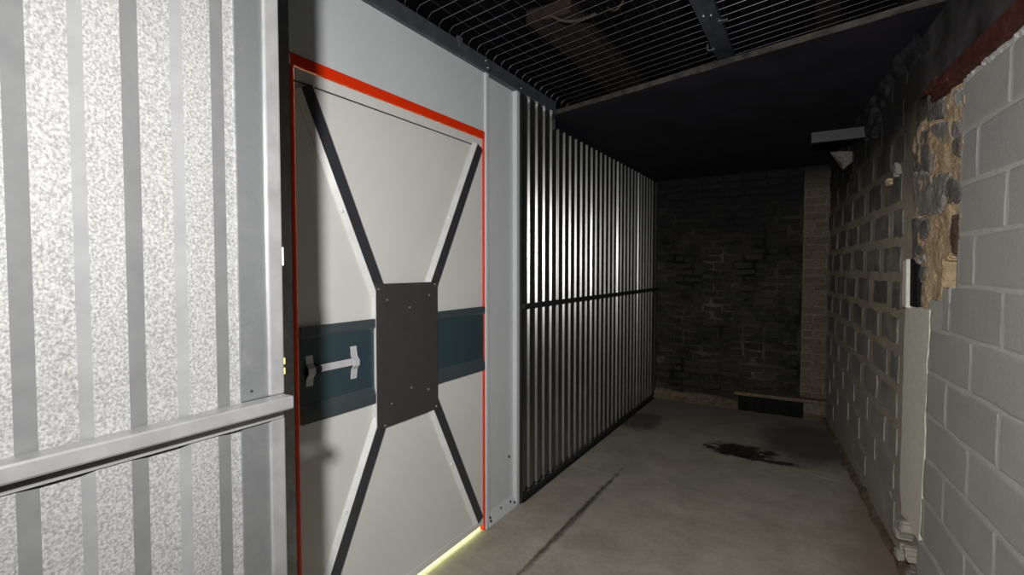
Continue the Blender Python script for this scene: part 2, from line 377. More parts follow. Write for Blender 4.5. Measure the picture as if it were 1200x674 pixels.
# old block work, ragged dark blocks sunk in wide smeared joints
old_var = [block_mesh(0.37, 0.155, 0.0065, 50+s, 0.018, 0.014) for s in range(7)]
for c_ in range(0, 13):
    z = 0.11 + c_*0.2135
    y = 3.66 + (0.0 if c_ % 2 else 0.26)
    if c_ % 2 == 0:
        put_block('block', block_mesh(0.18, 0.155, 0.004, 90+c_, 0.014, 0.014), M['oldblock'], u_of_y(3.68), z+0.022, wall_right)
    while y < 6.25:
        if z+0.2 < 2.95 and not (z < 0.3 and random.random() < 0.6):
            put_block('block', random.choice(old_var), M['oldblock'], u_of_y(y+0.06+random.uniform(-0.02, 0.02)), z+0.022+random.uniform(-0.006, 0.006), wall_right, -0.004)
        y += 0.5
# plaster strip covering the edge, with a rough outline
bm = bmesh.new(); L = []; Rr = []
zs = [0.30 + (1.455-0.30)*i/22 for i in range(23)]
for i, z in enumerate(zs):
    t = i/22
    L.append((-0.075 - 0.0*t + random.uniform(-0.010, 0.010) - (0.03 if i in (0, 1) else 0), z))
    Rr.append((-0.44 - 0.035*t + random.uniform(-0.016, 0.016), z))
prism(bm, Rr + L[::-1], lambda u, v, t: RP(u, v, -0.03 + 0.049*t))
o = finish('plaster_strip', bm, M['plaster'], wall_right, 0.004); o['label'] = 'cream plaster strip'
# broken masonry: tan mortar core with stones and chips of different colours
def inside(poly, x, y):
    c_ = False; j = len(poly)-1
    for i in range(len(poly)):
        xi, yi = poly[i]; xj, yj = poly[j]
        if (yi > y) != (yj > y) and x < (xj-xi)*(y-yi)/(yj-yi)+xi: c_ = not c_
        j = i
    return c_
def lump(name, poly, d0, d1, mat, amp, seed, parent, cell=0.011):
    """rough broken lump: a height field over the outline poly (wall coordinates), skirted back to depth d0"""
    us = [p[0] for p in poly]; zs_ = [p[1] for p in poly]; u0 = min(us); z0_ = min(zs_)
    nu = max(2, int((max(us)-u0)/cell)+1); nz = max(2, int((max(zs_)-z0_)/cell)+1)
    cells = set()
    for i in range(nu):
        for j in range(nz):
            x_, y_ = u0+(i+0.5)*cell, z0_+(j+0.5)*cell
            w1 = mnoise.noise(Vector((x_*22, y_*22, seed)))*0.012; w2 = mnoise.noise(Vector((x_*22, seed, y_*22)))*0.012
            if inside(poly, x_+w1, y_+w2): cells.add((i, j))
    bm = bmesh.new(); vs_ = {}; bk = {}
    def V(i, j):
        if (i, j) not in vs_:
            x_, y_ = u0+i*cell, z0_+j*cell
            edge = any((i+a_, j+b_) not in cells for a_ in (-1, 0) for b_ in (-1, 0))
            h = mnoise.fractal(Vector((x_*9+seed, y_*9, seed*1.7)), 1.0, 2.0, 5)
            jx_ = mnoise.noise(Vector((x_*60, y_*60, seed)))*cell*0.6; jz_ = mnoise.noise(Vector((y_*60, seed, x_*60)))*cell*0.6
            vs_[(i, j)] = bm.verts.new(RP(x_+jx_, y_+jz_, d1 + amp*h - (0.35*abs(amp)+0.003 if edge else 0)))
        return vs_[(i, j)]
    def B(i, j):
        if (i, j) not in bk: bk[(i, j)] = bm.verts.new(RP(u0+i*cell, z0_+j*cell, d0))
        return bk[(i, j)]
    for (i, j) in cells:
        bm.faces.new((V(i, j), V(i+1, j), V(i+1, j+1), V(i, j+1)))
        for (a_, b_, c1, c2) in ((-1, 0, (i, j+1), (i, j)), (1, 0, (i+1, j), (i+1, j+1)), (0, -1, (i, j), (i+1, j)), (0, 1, (i+1, j+1), (i, j+1))):
            if (i+a_, j+b_) not in cells: bm.faces.new((V(*c1), B(*c1), B(*c2), V(*c2)))
    return finish(name, bm, mat, parent)
lump('mortar_core', [(-0.349,2.499),(-0.585,2.46),(-0.84,2.43),(-0.84,2.218),(-0.84,2.033),(-0.84,1.917),(-0.83,1.716),(-0.70,1.70),(-0.61,1.683),(-0.60,1.46),(-0.22,1.452),(-0.151,1.695),(-0.112,1.914),(-0.122,2.159),(-0.117,2.385),(-0.30,2.40)],
     -0.05, 0.010, M['tan'], 0.016, 3.1, wall_right)
ST = [([(-0.349,2.499),(-0.574,2.421),(-0.582,2.339),(-0.347,2.366)], 'stone_dark', 0.040),
      ([(-0.391,2.341),(-0.71,2.289),(-0.775,2.252),(-0.80,2.192),(-0.504,2.251),(-0.38,2.316)], 'stone_grey', 0.034),
      ([(-0.133,2.381),(-0.351,2.328),(-0.40,2.248),(-0.425,2.117),(-0.138,2.161)], 'stone_dark', 0.026),
      ([(-0.685,2.202),(-0.801,2.184),(-0.797,2.115),(-0.701,2.138)], 'stone_dark', 0.036),
      ([(-0.122,2.159),(-0.664,2.06),(-0.607,1.917),(-0.548,1.906),(-0.161,1.924)], 'stone_grey', 0.036),
      ([(-0.642,2.055),(-0.827,1.994),(-0.823,1.925),(-0.675,1.926),(-0.602,1.977)], 'stone_dark', 0.040),
      ([(-0.112,1.914),(-0.405,1.893),(-0.412,1.819),(-0.301,1.778),(-0.364,1.729),(-0.151,1.695)], 'stone_dark', 0.028),
      ([(-0.713,1.874),(-0.818,1.868),(-0.811,1.716),(-0.716,1.711),(-0.695,1.826)], 'stone_brown', 0.042),
      ([(-0.216,1.694),(-0.393,1.723),(-0.451,1.695),(-0.28,1.674)], 'stone_pale', 0.05),
      ([(-0.699,2.416),(-0.823,2.389),(-0.809,2.324),(-0.715,2.347)], 'stone_pale', 0.036),
      ([(-0.30,1.66),(-0.39,1.65),(-0.40,1.60),(-0.31,1.58)], 'stone_dark', 0.034),
      ([(-0.33,1.55),(-0.40,1.54),(-0.42,1.49),(-0.33,1.48)], 'stone_dark', 0.034)]
for i, (pl, mt, d) in enumerate(ST): lump('broken_stone', pl, -0.02, d*0.25+0.010, M[mt], 0.009, 7.3*i+1, wall_right)
bm = bmesh.new(); prism(bm, [(-0.17,1.70),(-0.285,1.665),(-0.315,1.452),(-0.185,1.452)], lambda u, v, t: RP(u, v, -0.02+0.045*t)); finish('slot', bm, M['black'], wall_right)
bm = bmesh.new(); prism(bm, [(-0.09,1.69),(-0.165,1.70),(-0.18,1.44),(-0.10,1.44)], lambda u, v, t: RP(u, v, -0.02+0.06*t)); finish('plaster_edge', bm, M['plaster'], wall_right, 0.004)
# crumbled foot of the strip
for i in range(9):
    u = -0.28 + random.uniform(-0.14, 0.16); z = max(0.03, 0.30 - i*0.035); s = random.uniform(0.03, 0.06)
    pl = [(u+s*math.cos(a)*random.uniform(0.7, 1.2), z+s*math.sin(a)*random.uniform(0.7, 1.2)) for a in [k_*math.pi/3 for k_ in range(6)]]
    pl = [(a, max(0.002, b)) for a, b in pl]
    lump('broken_stone', pl, -0.02, random.uniform(0.03, 0.07), M[random.choice(['stone_grey', 'tan', 'stone_brown', 'oldmortar'])], 0.012, i*3.3, wall_right)
# debris ridge where the old wall meets the floor
bm = bmesh.new(); g = []
for i in range(61):
    u = -0.35 + 3.3*i/60; h = 0.025+0.05*abs(mnoise.noise(Vector((u*4, 1, 2)))); wd = 0.03+0.07*abs(mnoise.noise(Vector((u*3, 5, 2))))
    g.append([bm.verts.new(RP(u, z, d)) for d, z in ((-0.02, h), (0.012, h*0.8), (wd*0.6, h*0.3), (wd, -0.004))])
for i in range(60):
    for j in range(3): bm.faces.new((g[i][j], g[i+1][j], g[i+1][j+1], g[i][j+1]))
o = finish('baseboard_right', bm, M['fillet'], None, smooth=True); tag(o, 'crumbling earthy ridge along the foot of the smoke-stained block wall', 'debris', kind='structure')

# ------------------------------------------------------------------ back wall of sooty bricks with a brown pier
wall_back = bxo('wall_back', (-1.95, BY+0.006, -0.02), (0.45, BY+0.25, 3.3), M['limemortar'])
tag(wall_back, 'soot-blackened brick back wall', 'wall', kind='structure')
def brick_mesh(L, Hh, d, seed, jag):
    rs = random.Random(seed); bm = bmesh.new(); ring = []
    for (a, b, n) in (((0,0),(L,0),3), ((L,0),(L,Hh),1), ((L,Hh),(0,Hh),3), ((0,Hh),(0,0),1)):
        for i in range(n):
            t = i/n; ring.append((a[0]+(b[0]-a[0])*t+rs.uniform(-jag, jag), a[1]+(b[1]-a[1])*t+rs.uniform(-jag, jag)))
    n = len(ring); bk = [bm.verts.new((u, 0.02, z)) for u, z in ring]
    fr = [bm.verts.new((L/2+(u-L/2)*0.955, -d*rs.uniform(0.6, 1.0), Hh/2+(z-Hh/2)*0.86)) for u, z in ring]
    for i in range(n): bm.faces.new((bk[i], bk[(i+1) % n], fr[(i+1) % n], fr[i]))
    bm.faces.new(fr); bmesh.ops.recalc_face_normals(bm, faces=bm.faces)
    me = bpy.data.meshes.new('brick'); bm.to_mesh(me); bm.free(); return me
bvar = [brick_mesh(0.215, 0.074, 0.014, s, 0.011) for s in range(8)]
hvar = [brick_mesh(0.102, 0.074, 0.014, 20+s, 0.011) for s in range(4)]
for m_ in bvar+hvar: m_.materials.append(M['brick'])
for r in range(31):
    z = 0.10 + r*0.086; x = -1.765 + (0.0 if r % 2 else -0.115)
    while x < -0.14:
        L = 0.23; mv = bvar
        if random.random() < 0.08 and x+0.115 < -0.14: L = 0.115; mv = hvar
        if x+L > -0.12: mv = hvar
        if x > -1.79:
            o = link('brick', random.choice(mv), wall_back); o.location = (x, BY+random.uniform(-0.004, 0.006), z+random.uniform(-0.010, 0.010)); o.rotation_euler = (0, random.uniform(-0.035, 0.035), 0); o.scale = (random.uniform(0.86, 1.03), 1, random.uniform(0.75, 1.08))
        x += L
pier = bxo('brick_pier', (-0.135, BY-0.085, 0.02), (0.40, BY+0.02, 2.77), M['piermortar'], wall_back); pier['label'] = 'projecting brown brick pier'
pv = [brick_mesh(0.205, 0.072, 0.014, 40+s, 0.007) for s in range(5)]; ph = [brick_mesh(0.10, 0.072, 0.014, 60+s, 0.007) for s in range(3)]
for m_ in pv+ph: m_.materials.append(M['pierbrick'])
for r in range(29):
    z = 0.20 + r*0.086
    for x, mv in (((-0.128, pv), (0.088, ph)) if r % 2 else ((-0.128, ph), (-0.016, pv))):
        o = link('brick', random.choice(mv), pier); o.location = (x, BY-0.085, z)
# earthy fillet and black plinth at the foot of the back wall
bm = bmesh.new(); g = []
for i in range(81):
    x = -1.77 + 2.0*i/80
    h = 0.115 + 0.03*mnoise.noise(Vector((x*3, 3, 1))) - 0.03*max(0, min(1, (x+1.7)/0.9)); dpt = 0.13 + 0.07*mnoise.noise(Vector((x*2.2, 8, 1))) + 0.06*max(0, min(1, (x+1.6)))
    g.append([bm.verts.new((x, BY-a, b + 0.012*mnoise.noise(Vector((x*14, a*30, 4))))) for a, b in ((-0.02, h), (0.025, h*0.95), (dpt*0.35, h*0.6), (dpt*0.7, h*0.22), (dpt, 0.0), (dpt+0.02, -0.02))])
for i in range(80):
    for j in range(5): bm.faces.new((g[i][j], g[i+1][j], g[i+1][j+1], g[i][j+1]))
o = finish('baseboard_back', bm, M['fillet'], None, smooth=True); tag(o, 'earthy mortar fillet along the foot of the sooty brick wall', 'fillet', kind='structure')
pl = bxo('plinth', (-0.76, BY-0.19, 0.0), (-0.10, BY+0.01, 0.185), M['tar'], None, 0.012, 2)
tag(pl, 'black bitumen-coated plinth at the foot of the brick wall', 'plinth', kind='structure')
bm = bmesh.new(); tp = ragged((-0.80, BY-0.20), (-0.08, BY-0.20), 14, 0.012) + [(-0.08, BY-0.2), (0.22, BY-0.21), (0.22, BY+0.005), (-0.80, BY+0.005)]
prism(bm, tp, lambda u, v, t: (u, v, 0.182+0.036*t)); o = finish('ledge', bm, M['fillet'], pl, 0.004); o['label'] = 'dusty mortar ledge'

# ------------------------------------------------------------------ soot-black board ceiling at the far end
bm = bmesh.new()
q = [(-1.80, 3.62, 2.836), (0.62, 3.03, 2.876), (0.62, 6.75, 2.785), (-1.80, 6.75, 2.752)]
N = 16; top = []; bot = []
def bil(s, t):
    a = Vector(q[0]).lerp(Vector(q[1]), s); b = Vector(q[3]).lerp(Vector(q[2]), s); return a.lerp(b, t)
for i in range(N+1):
    bot.append([bm.verts.new(bil(i/N, j/N) + Vector((0, (0.006*mnoise.noise(Vector((i*1.3, 2, 2))) if j == 0 else 0), 0.006*mnoise.noise(Vector((i*0.7, j*0.7, 5)))))) for j in range(N+1)])
    top.append([bm.verts.new(bil(i/N, j/N) + Vector((0, 0, 0.035))) for j in range(N+1)])
for i in range(N):
    for j in range(N):
        bm.faces.new((bot[i][j], bot[i][j+1], bot[i+1][j+1], bot[i+1][j])); bm.faces.new((top[i][j], top[i+1][j], top[i+1][j+1], top[i][j+1]))
    bm.faces.new((bot[i][0], bot[i+1][0], top[i+1][0], top[i][0])).material_index = 1
    bm.faces.new((bot[i][N], top[i][N], top[i+1][N], bot[i+1][N]))
for j in range(N):
    bm.faces.new((bot[0][j], top[0][j], top[0][j+1], bot[0][j+1])); bm.faces.new((bot[N][j], bot[N][j+1], top[N][j+1], top[N][j]))
ceil = finish('ceiling', bm, [M['soffit'], M['soffit_edge']]); tag(ceil, 'low soot-black board ceiling over the far end', 'ceiling', kind='structure')
# crumbs of plaster along the junction of that ceiling and the right wall
bm = bmesh.new(); g = []
for i in range(61):
    u = -0.25 + 3.2*i/60; z = 2.80 - 0.03*i/60
    a = 0.025+0.03*mnoise.noise(Vector((u*5, 3, 9))); b = 0.07+0.07*mnoise.noise(Vector((u*4, 6, 2)))
    g.append([bm.verts.new(RP(u, z+0.05-dz + 0.01*mnoise.noise(Vector((u*20, dz*30, 1))), d)) for d, dz in ((a+0.02, -0.01), (a*0.7, 0.035), (0.02, b*0.8), (-0.01, b+0.03))])
for i in range(60):
    for j in range(3): bm.faces.new((g[i][j], g[i][j+1], g[i+1][j+1], g[i+1][j]))
o = finish('trim_1', bm, M['sootplaster'], None); tag(o, 'ragged dark plaster along the top of the smoke-stained wall', 'plaster', kind='structure')
roof = bxo('ceiling_upper', (-3.4, -2.0, 3.85), (1.4, 6.9, 3.95), M['roofdark']); tag(roof, 'dark roof underside far above the wire mesh', 'roof', kind='structure')
wf = bxo('wall_front', (-1.0, -2.0, -0.02), (1.1, -1.9, 3.85), M['darkplaster']); tag(wf, 'dark plastered wall behind the viewer', 'wall', kind='structure')

# ------------------------------------------------------------------ corrugated sheets
def corr_sheet(name, parent, xc, ystart, n, pitch, depth, flat, ztop, zbot, mats, lap=False, skew=0.0):
    """trapezoid profile: flank up, crest, flank down, valley (y grows); two-sided thin sheet"""
    fl = (pitch-2*flat)/2; prof = []
    for i in range(n):
        y = ystart+i*pitch
        if lap and i == 0: prof += [(y, -depth, 1), (y+fl*0.3, -depth*0.62, 0), (y+fl*0.9, -depth*0.55, 1), (y+fl*1.3, 0, 0), (y+fl+flat, 0, 1), (y+2*fl+flat, -depth, 0)]; continue
        prof += [(y, -depth, 1), (y+fl-skew, 0, 0), (y+fl-skew+flat, 0, 1), (y+2*fl+flat, -depth, 0)]
    prof.append((ystart+n*pitch, -depth, 0))
    bm = bmesh.new(); t = 0.0012
    A = [[bm.verts.new((xc+d, y, z)) for z in (zbot, ztop(y) if callable(ztop) else ztop)] for y, d, m in prof]
    B = [[bm.verts.new((xc+d-t, y, z)) for z in (zbot, ztop(y) if callable(ztop) else ztop)] for y, d, m in prof]
    for i in range(len(prof)-1):
        bm.faces.new((A[i][0], A[i+1][0], A[i+1][1], A[i][1])).material_index = prof[i][2]
        bm.faces.new((B[i+1][0], B[i][0], B[i][1], B[i+1][1])).material_index = prof[i][2]
        bm.faces.new((A[i][1], A[i+1][1], B[i+1][1], B[i][1])); bm.faces.new((A[i+1][0], A[i][0], B[i][0], B[i+1][0]))
    return finish(name, bm, mats, parent, recalc=False)
# far partition along the left side
far = empty('wall_left', 'galvanised corrugated sheet partition between the white panel and the sooty brick wall', 'partition', kind='structure', loc=(DX, 3.08, 0))
def child(o, p):       # keep world placement under an empty that is not at the origin
    o.parent = p; o.matrix_parent_inverse = Matrix.Translation(p.location).inverted(); return o
P2 = 0.1182; y0 = 3.098
ns = [5, 6, 6, 6, 6]; y = y0
for i, n in enumerate(ns):
    zt = (lambda yy: 2.872 if yy < 3.60 else 2.745)
    child(corr_sheet('corrugated_sheet', None, DX+0.001*(i % 2), y, n, P2, 0.016, 0.051, zt, 0.03, [M['sheet'], M['sheet']], lap=i > 0), far)
    y += n*P2
child(bxo('mid_rail', (DX+0.002, 3.085, 1.368), (DX+0.034, 6.585, 1.402), M['dark_steel'], None, 0.003), far)
bm = bmesh.new(); box(bm, (DX-0.03, 3.085, 0.0), (DX+0.030, 6.59, 0.004)); box(bm, (DX+0.003, 3.085, 0.004), (DX+0.008, 6.59, 0.05))
child(finish('base_angle', bm, M['dark_steel'], None), far)
child(bxo('corner_post', (DX-0.02, 3.058, 0.0), (DX+0.020, 3.090, 2.87), M['dark_steel'], None, 0.003), far)
child(bxo('end_post', (DX-0.02, 6.560, 0.0), (DX+0.012, 6.592, 2.74), M['dark_steel'], None, 0.003), far)
bm = bmesh.new(); box(bm, (DX-0.025, 3.605, 2.72), (DX+0.012, 3.612, 2.80)); box(bm, (DX-0.025, 3.60, 2.745), (DX+0.002, 3.632, 2.85))
child(finish('end_cap', bm, M['sheet'], None), far)

# near partition, nearer to the viewer
near = empty('wall_near', 'bright galvanised corrugated partition with a steel mid rail in front of the door', 'partition', kind='structure', loc=(NX, 0.6, 0))
for (za, zb_) in ((1.40, 2.90), (0.02, 1.40)):
    child(corr_sheet('corrugated_sheet', None, NX, -1.9+0.0135, 19, 0.1285, 0.0085, 0.044, zb_, za, [M['glare_speckle'], M['fold']], skew=0.006), near)
# flange, rail
bm = bmesh.new()
pf = [(NX+0.0015, 1.367), (NX+0.0015, 1.412), (NX+0.032, 1.412), (NX+0.034, 1.409), (NX+0.034, 1.391), (NX+0.032, 1.388), (NX+0.0045, 1.388), (NX+0.0045, 1.367)]
prism(bm, pf, lambda u, v, t: (u, -1.9+2.506*t, v)); child(finish('mid_rail', bm, M['rail'], None), near)
bm = bmesh.new()
for a, b in ((1.412, 2.9), (0.0, 1.366)):
    box(bm, (NX-0.030, 0.529, a), (NX-0.004, 0.583, b)); 
child(finish('post_plate', bm, M['galv'], None), near)
bm = bmesh.new()
for a, b in ((1.412, 2.9), (0.0, 1.366)):
    box(bm, (NX-0.032, 0.5815, a), (NX+0.001, 0.6115, b))
child(finish('end_post', bm, M['rail'], None, 0.003, 2), near)
child(bxo('clip', (NX-0.012, 0.6110, 1.655), (NX+0.001, 0.6150, 1.690), M['handle'], None, 0.001), near)  # pale chip imitating a glint of light on the post edge
for z in (1.4475, 1.4665): child(bxo('clip', (NX-0.010, 0.6110, z), (NX+0.001, 0.6150, z+0.013), M['glint_yellow'], None, 0.001), near)  # yellow chips imitating light that shines through the post
bm = bmesh.new(); bmesh.ops.create_cone(bm, cap_ends=True, segments=10, radius1=0.003, radius2=0.002, depth=0.002, matrix=Matrix.Translation((NX-0.003, 0.548, 1.428)) @ Matrix.Rotation(math.pi/2, 4, 'Y'))
child(finish('screw', bm, M['dark_steel'], None), near)

# ------------------------------------------------------------------ white wall sheets round the door
dw = empty('wall_doorway', 'white sheet metal wall above and beside the door', 'wall', kind='structure', loc=(DX, 2.0, 0))
child(bxo('header_panel', (DX-0.022, 0.55, 2.488), (DX, 2.642, 2.852), M['whitecool'], None, 0.002), dw)
child(bxo('jamb_panel', (DX-0.022, 0.55, 0.0), (DX+0.0, 1.205, 2.488), M['whitecool'], None, 0.002), dw)
child(bxo('jamb_post', (DX-0.02, 1.205, 0.0), (DX+0.002, 1.290, 2.87), M['galv'], None, 0.003), dw)
# pan-shaped side panel: back sheet, two lips, bottom flange with holes
side = child(bxo('side_panel', (DX-0.030, 2.642, 0.004), (DX-0.018, 3.056, 2.85), M['whitecool'], None, 0.001), dw)
bxs = lambda n, a, b, m, bv=0.0: bxo(n, a, b, m, None, bv)
def sub(o, p):
    o.parent = p; o.matrix_parent_inverse = Matrix.Identity(4); return o
sub(bxs('panel_lip', (DX-0.028, 2.642, 0.0), (DX+0.012, 2.676, 2.85), M['whitecool'], 0.003), side)
sub(bxs('panel_lip', (DX-0.028, 3.018, 0.0), (DX+0.012, 3.057, 2.85), M['whitecool'], 0.003), side)
bm = bmesh.new()
prism(bm, [(DX+0.016, 0.0), (DX+0.016, 0.012), (DX-0.02, 0.085), (DX-0.028, 0.085), (DX-0.028, 0.0)], lambda u, v, t: (u, 2.677+0.341*t, v))
fl = sub(finish('panel_foot', bm, M['whitecool'], None, 0.002), side)
fn = Vector((0.073, 0, 0.036)).normalized()
for yy, s in ((2.705, 0.5), (2.70, 0.25), (2.96, 0.55), (2.84, 0.6), (3.0, 0.3)):
    p = Vector((DX+0.016, yy, 0.012)).lerp(Vector((DX-0.02, yy, 0.085)), s) + fn*0.0012
    bm = bmesh.new(); bmesh.ops.create_cone(bm, cap_ends=True, segments=12, radius1=0.009 if yy != 2.84 else 0.005, radius2=0.008, depth=0.002, matrix=Matrix.Translation(p) @ fn.to_track_quat('Z', 'Y').to_matrix().to_4x4())
    sub(finish('hole', bm, M['black'], None), side)
bm = bmesh.new(); bmesh.ops.create_cone(bm, cap_ends=True, segments=12, radius1=0.011, radius2=0.009, depth=0.004, matrix=Matrix.Translation((DX-0.017, 2.965, 0.36)) @ Matrix.Rotation(math.pi/2, 4, 'Y'))
sub(finish('hole', bm, M['black'], None), side)
# steel angle along the top of the left walls, with clip and screws
ang = empty('top_angle', 'dark steel angle along the top of the white sheet wall below the mesh', 'angle', loc=(DX, 2.0, 2.85))
bm = bmesh.new(); prism(bm, [(DX-0.02, 2.845), (DX+0.022, 2.845), (DX+0.026, 2.85), (DX+0.026, 2.925), (DX+0.020, 2.925), (DX+0.020, 2.853), (DX-0.02, 2.853)], lambda u, v, t: (u, 0.56+3.03*t, v))
child(finish('profile', bm, M['frame_steel'], None), ang)
bm = bmesh.new(); box(bm, (DX+0.018, 2.335, 2.918), (DX+0.034, 2.375, 2.945)); box(bm, (DX+0.026, 2.345, 2.885), (DX+0.030, 2.370, 2.925)); child(finish('clip', bm, M['galv'], None), ang)
for yy, zz in ((2.64, 2.868), (3.05, 2.868), (2.62, 2.905)):
    bm = bmesh.new(); bmesh.ops.create_uvsphere(bm, u_segments=10, v_segments=6, radius=0.006, matrix=Matrix.Translation((DX+0.027, yy, zz))); child(finish('screw', bm, M['zinc'], None, smooth=True), ang)

# ------------------------------------------------------------------ the door
door = empty('door_1', 'white sheet door with dark X bracing, black centre plate and red frame', 'door', kind='structure', loc=(DX, 1.97, 0))
YL, YR = 1.312, 2.625; T = 0.022
child(bxo('leaf', (DX-T, YL, 0.044), (DX-0.004, YR, 2.384), M['white'], None, 0.0015), door)
child(bxo('top_rail', (DX-T, YL, 2.391), (DX-0.003, YR, 2.4385), M['white'], None, 0.0015), door)
child(bxo('joint_shadow_strip', (DX-T+0.002, YL, 2.382), (DX-0.012, YR, 2.393), M['dark_steel'], None), door)  # dark strip stands in for the shadow line below the top rail
child(bxo('foot_rail', (DX-T, YL, 0.042), (DX-0.001, YR, 0.083), M['white'], None, 0.0015), door)
fr = child(bxo('frame_head', (DX-0.03, 1.292, 2.442), (DX+0.004, 2.641, 2.4875), M['red'], None, 0.0015), door)
child(bxo('frame_jamb', (DX-0.03, 1.2905, 0.0), (DX+0.002, 1.306, 2.4425), M['red'], None, 0.001), door)
child(bxo('frame_jamb', (DX-0.03, 2.6285, 0.0), (DX+0.002, 2.6415, 2.4425), M['red'], None, 0.001), door)
# horizontal teal band: recessed web with two lips
PR = 0.030
bm = bmesh.new(); prism(bm, [(DX-0.004, 1.02), (DX+0.014, 1.02), (DX+0.014, 1.062), (DX+0.004, 1.098), (DX-0.004, 1.098)], lambda u, v, t: (u, YL+(YR-YL)*t, v))
bandlo = child(finish('band_lip', bm, M['teal_edge'], None, 0.001), door)
bm = bmesh.new(); prism(bm, [(DX-0.004, 1.415), (DX+0.014, 1.415), (DX+0.014, 1.378), (DX+0.004, 1.366), (DX-0.004, 1.366)], lambda u, v, t: (u, YL+(YR-YL)*t, v))
child(finish('band_lip', bm, M['teal_edge'], None, 0.001), door)
child(bxo('band_web', (DX-0.0045, YL+0.001, 1.096), (DX+0.003, YR-0.001, 1.368), M['teal'], None), door)
# X braces: dark cap on pale folded sides
def brace(p, q, wcap=0.050):
    p = Vector(p); q = Vector(q); d = (q-p).normalized(); n = Vector((-d.y, d.x))
    root = bmesh.new()
    def pt(w, h, e): c_ = (p if e == 0 else q)+n*w; return (DX-0.003+h, c_.x, c_.y)
    prof = [(-0.050, 0.0), (-0.050, 0.003), (-0.026, 0.021), (0.026, 0.021), (0.050, 0.003), (0.050, 0.0)]
    A = [root.verts.new(pt(w_, h, 0)) for w_, h in prof]; B = [root.verts.new(pt(w_, h, 1)) for w_, h in prof]
    k_ = len(prof)
    for i in range(k_): root.faces.new((A[i], A[(i+1) % k_], B[(i+1) % k_], B[i]))
    root.faces.new(A); root.faces.new(B[::-1])
    body = child(finish('brace', root, M['bracewhite'], None), door)
    bm = bmesh.new(); prof = [(-0.027, 0.0205), (-0.027, 0.025), (0.027, 0.025), (0.027, 0.0205)]
    A = [bm.verts.new(pt(w_, h, 0)) for w_, h in prof]; B = [bm.verts.new(pt(w_, h, 1)) for w_, h in prof]
    for i in range(4): bm.faces.new((A[i], A[(i+1) % 4], B[(i+1) % 4], B[i]))
    bm.faces.new(A); bm.faces.new(B[::-1])
    cap = finish('brace_cap', bm, M['brace'], None); cap.parent = body; cap.matrix_parent_inverse = Matrix.Identity(4)
    # small weld bead on the folded side
    c_ = p.lerp(q, 0.55)
    bm = bmesh.new(); bmesh.ops.create_uvsphere(bm, u_segments=8, v_segments=5, radius=0.008, matrix=Matrix.Translation((DX+0.008, c_.x - abs(n.x)*0.043, c_.y - math.copysign(1, n.x)*n.y*0.043)))
    wd = finish('weld', bm, M['bracewhite'], None, smooth=True); wd.parent = body; wd.matrix_parent_inverse = Matrix.Identity(4)
PY0, PY1, PZ0, PZ1 = 1.706, 2.150, 0.894, 1.578
brace((1.352, 2.372), (1.745, 1.54)); brace((2.566, 2.378), (2.118, 1.54))
brace((1.345, 0.10), (1.752, 0.93)); brace((2.565, 0.10), (2.135, 0.93))
# centre plate with rivets
plate = child(bxo('centre_plate', (DX+0.022, PY0, PZ0), (DX+0.027, PY1, PZ1), M['plate'], None, 0.0015), door)
for yy, zz in ((1.720, 1.553), (2.128, 1.565), (1.755, 0.905), (2.135, 0.91), (1.775, 1.50), (2.08, 1.51), (1.93, 1.455), (1.80, 1.0), (2.07, 1.015), (1.94, 1.05)):
    bm = bmesh.new(); bmesh.ops.create_cone(bm, cap_ends=True, segments=10, radius1=0.0065, radius2=0.004, depth=0.005, matrix=Matrix.Translation((DX+0.0285, yy, zz)) @ Matrix.Rotation(math.pi/2, 4, 'Y'))
    o = finish('rivet', bm, M['zinc'], None); o.parent = plate; o.matrix_parent_inverse = Matrix.Identity(4)
child(bxo('spacer', (DX-0.004, PY0+0.006, PZ0+0.03), (DX+0.0225, PY0+0.012, PZ1-0.03), M['bracewhite'], None), door)
child(bxo('spacer', (DX-0.004, PY1-0.012, PZ0+0.03), (DX+0.0225, PY1-0.006, PZ1-0.03), M['bracewhite'], None), door)
# latch: two bent brackets joined by a flat bar
latch = child(bxo('latch_bar', (DX+0.010, 1.385, 1.221), (DX+0.015, 1.585, 1.252), M['handle'], None, 0.001), door)
def bracket(yc, z0_, z1_):
    zm = (z0_+z1_)/2; bm = bmesh.new()
    prof = [(DX+0.003, z0_), (DX+0.006, z0_), (DX+0.008, zm-0.03), (DX+0.026, zm-0.012), (DX+0.026, zm+0.012), (DX+0.008, zm+0.03), (DX+0.006, z1_), (DX+0.003, z1_), (DX+0.005, zm+0.03), (DX+0.021, zm+0.010), (DX+0.021, zm-0.010), (DX+0.005, zm-0.03)]
    prism(bm, prof, lambda u, v, t: (u, yc-0.017+0.034*t, v))
    o = finish('latch_bracket', bm, M['handle'], None, 0.001); o.parent = latch; o.matrix_parent_inverse = Matrix.Identity(4)
bracket(1.587, 1.158, 1.304); bracket(1.355, 1.17, 1.296)
bm = bmesh.new(); bmesh.ops.create_cone(bm, cap_ends=True, segments=16, radius1=0.022, radius2=0.018, depth=0.02, matrix=Matrix.Translation((DX+0.014, 1.385, 1.237)) @ Matrix.Rotation(math.pi/2, 4, 'Y'))
o = finish('latch_boss', bm, M['dark_steel'], None, smooth=False); o.parent = latch; o.matrix_parent_inverse = Matrix.Identity(4)

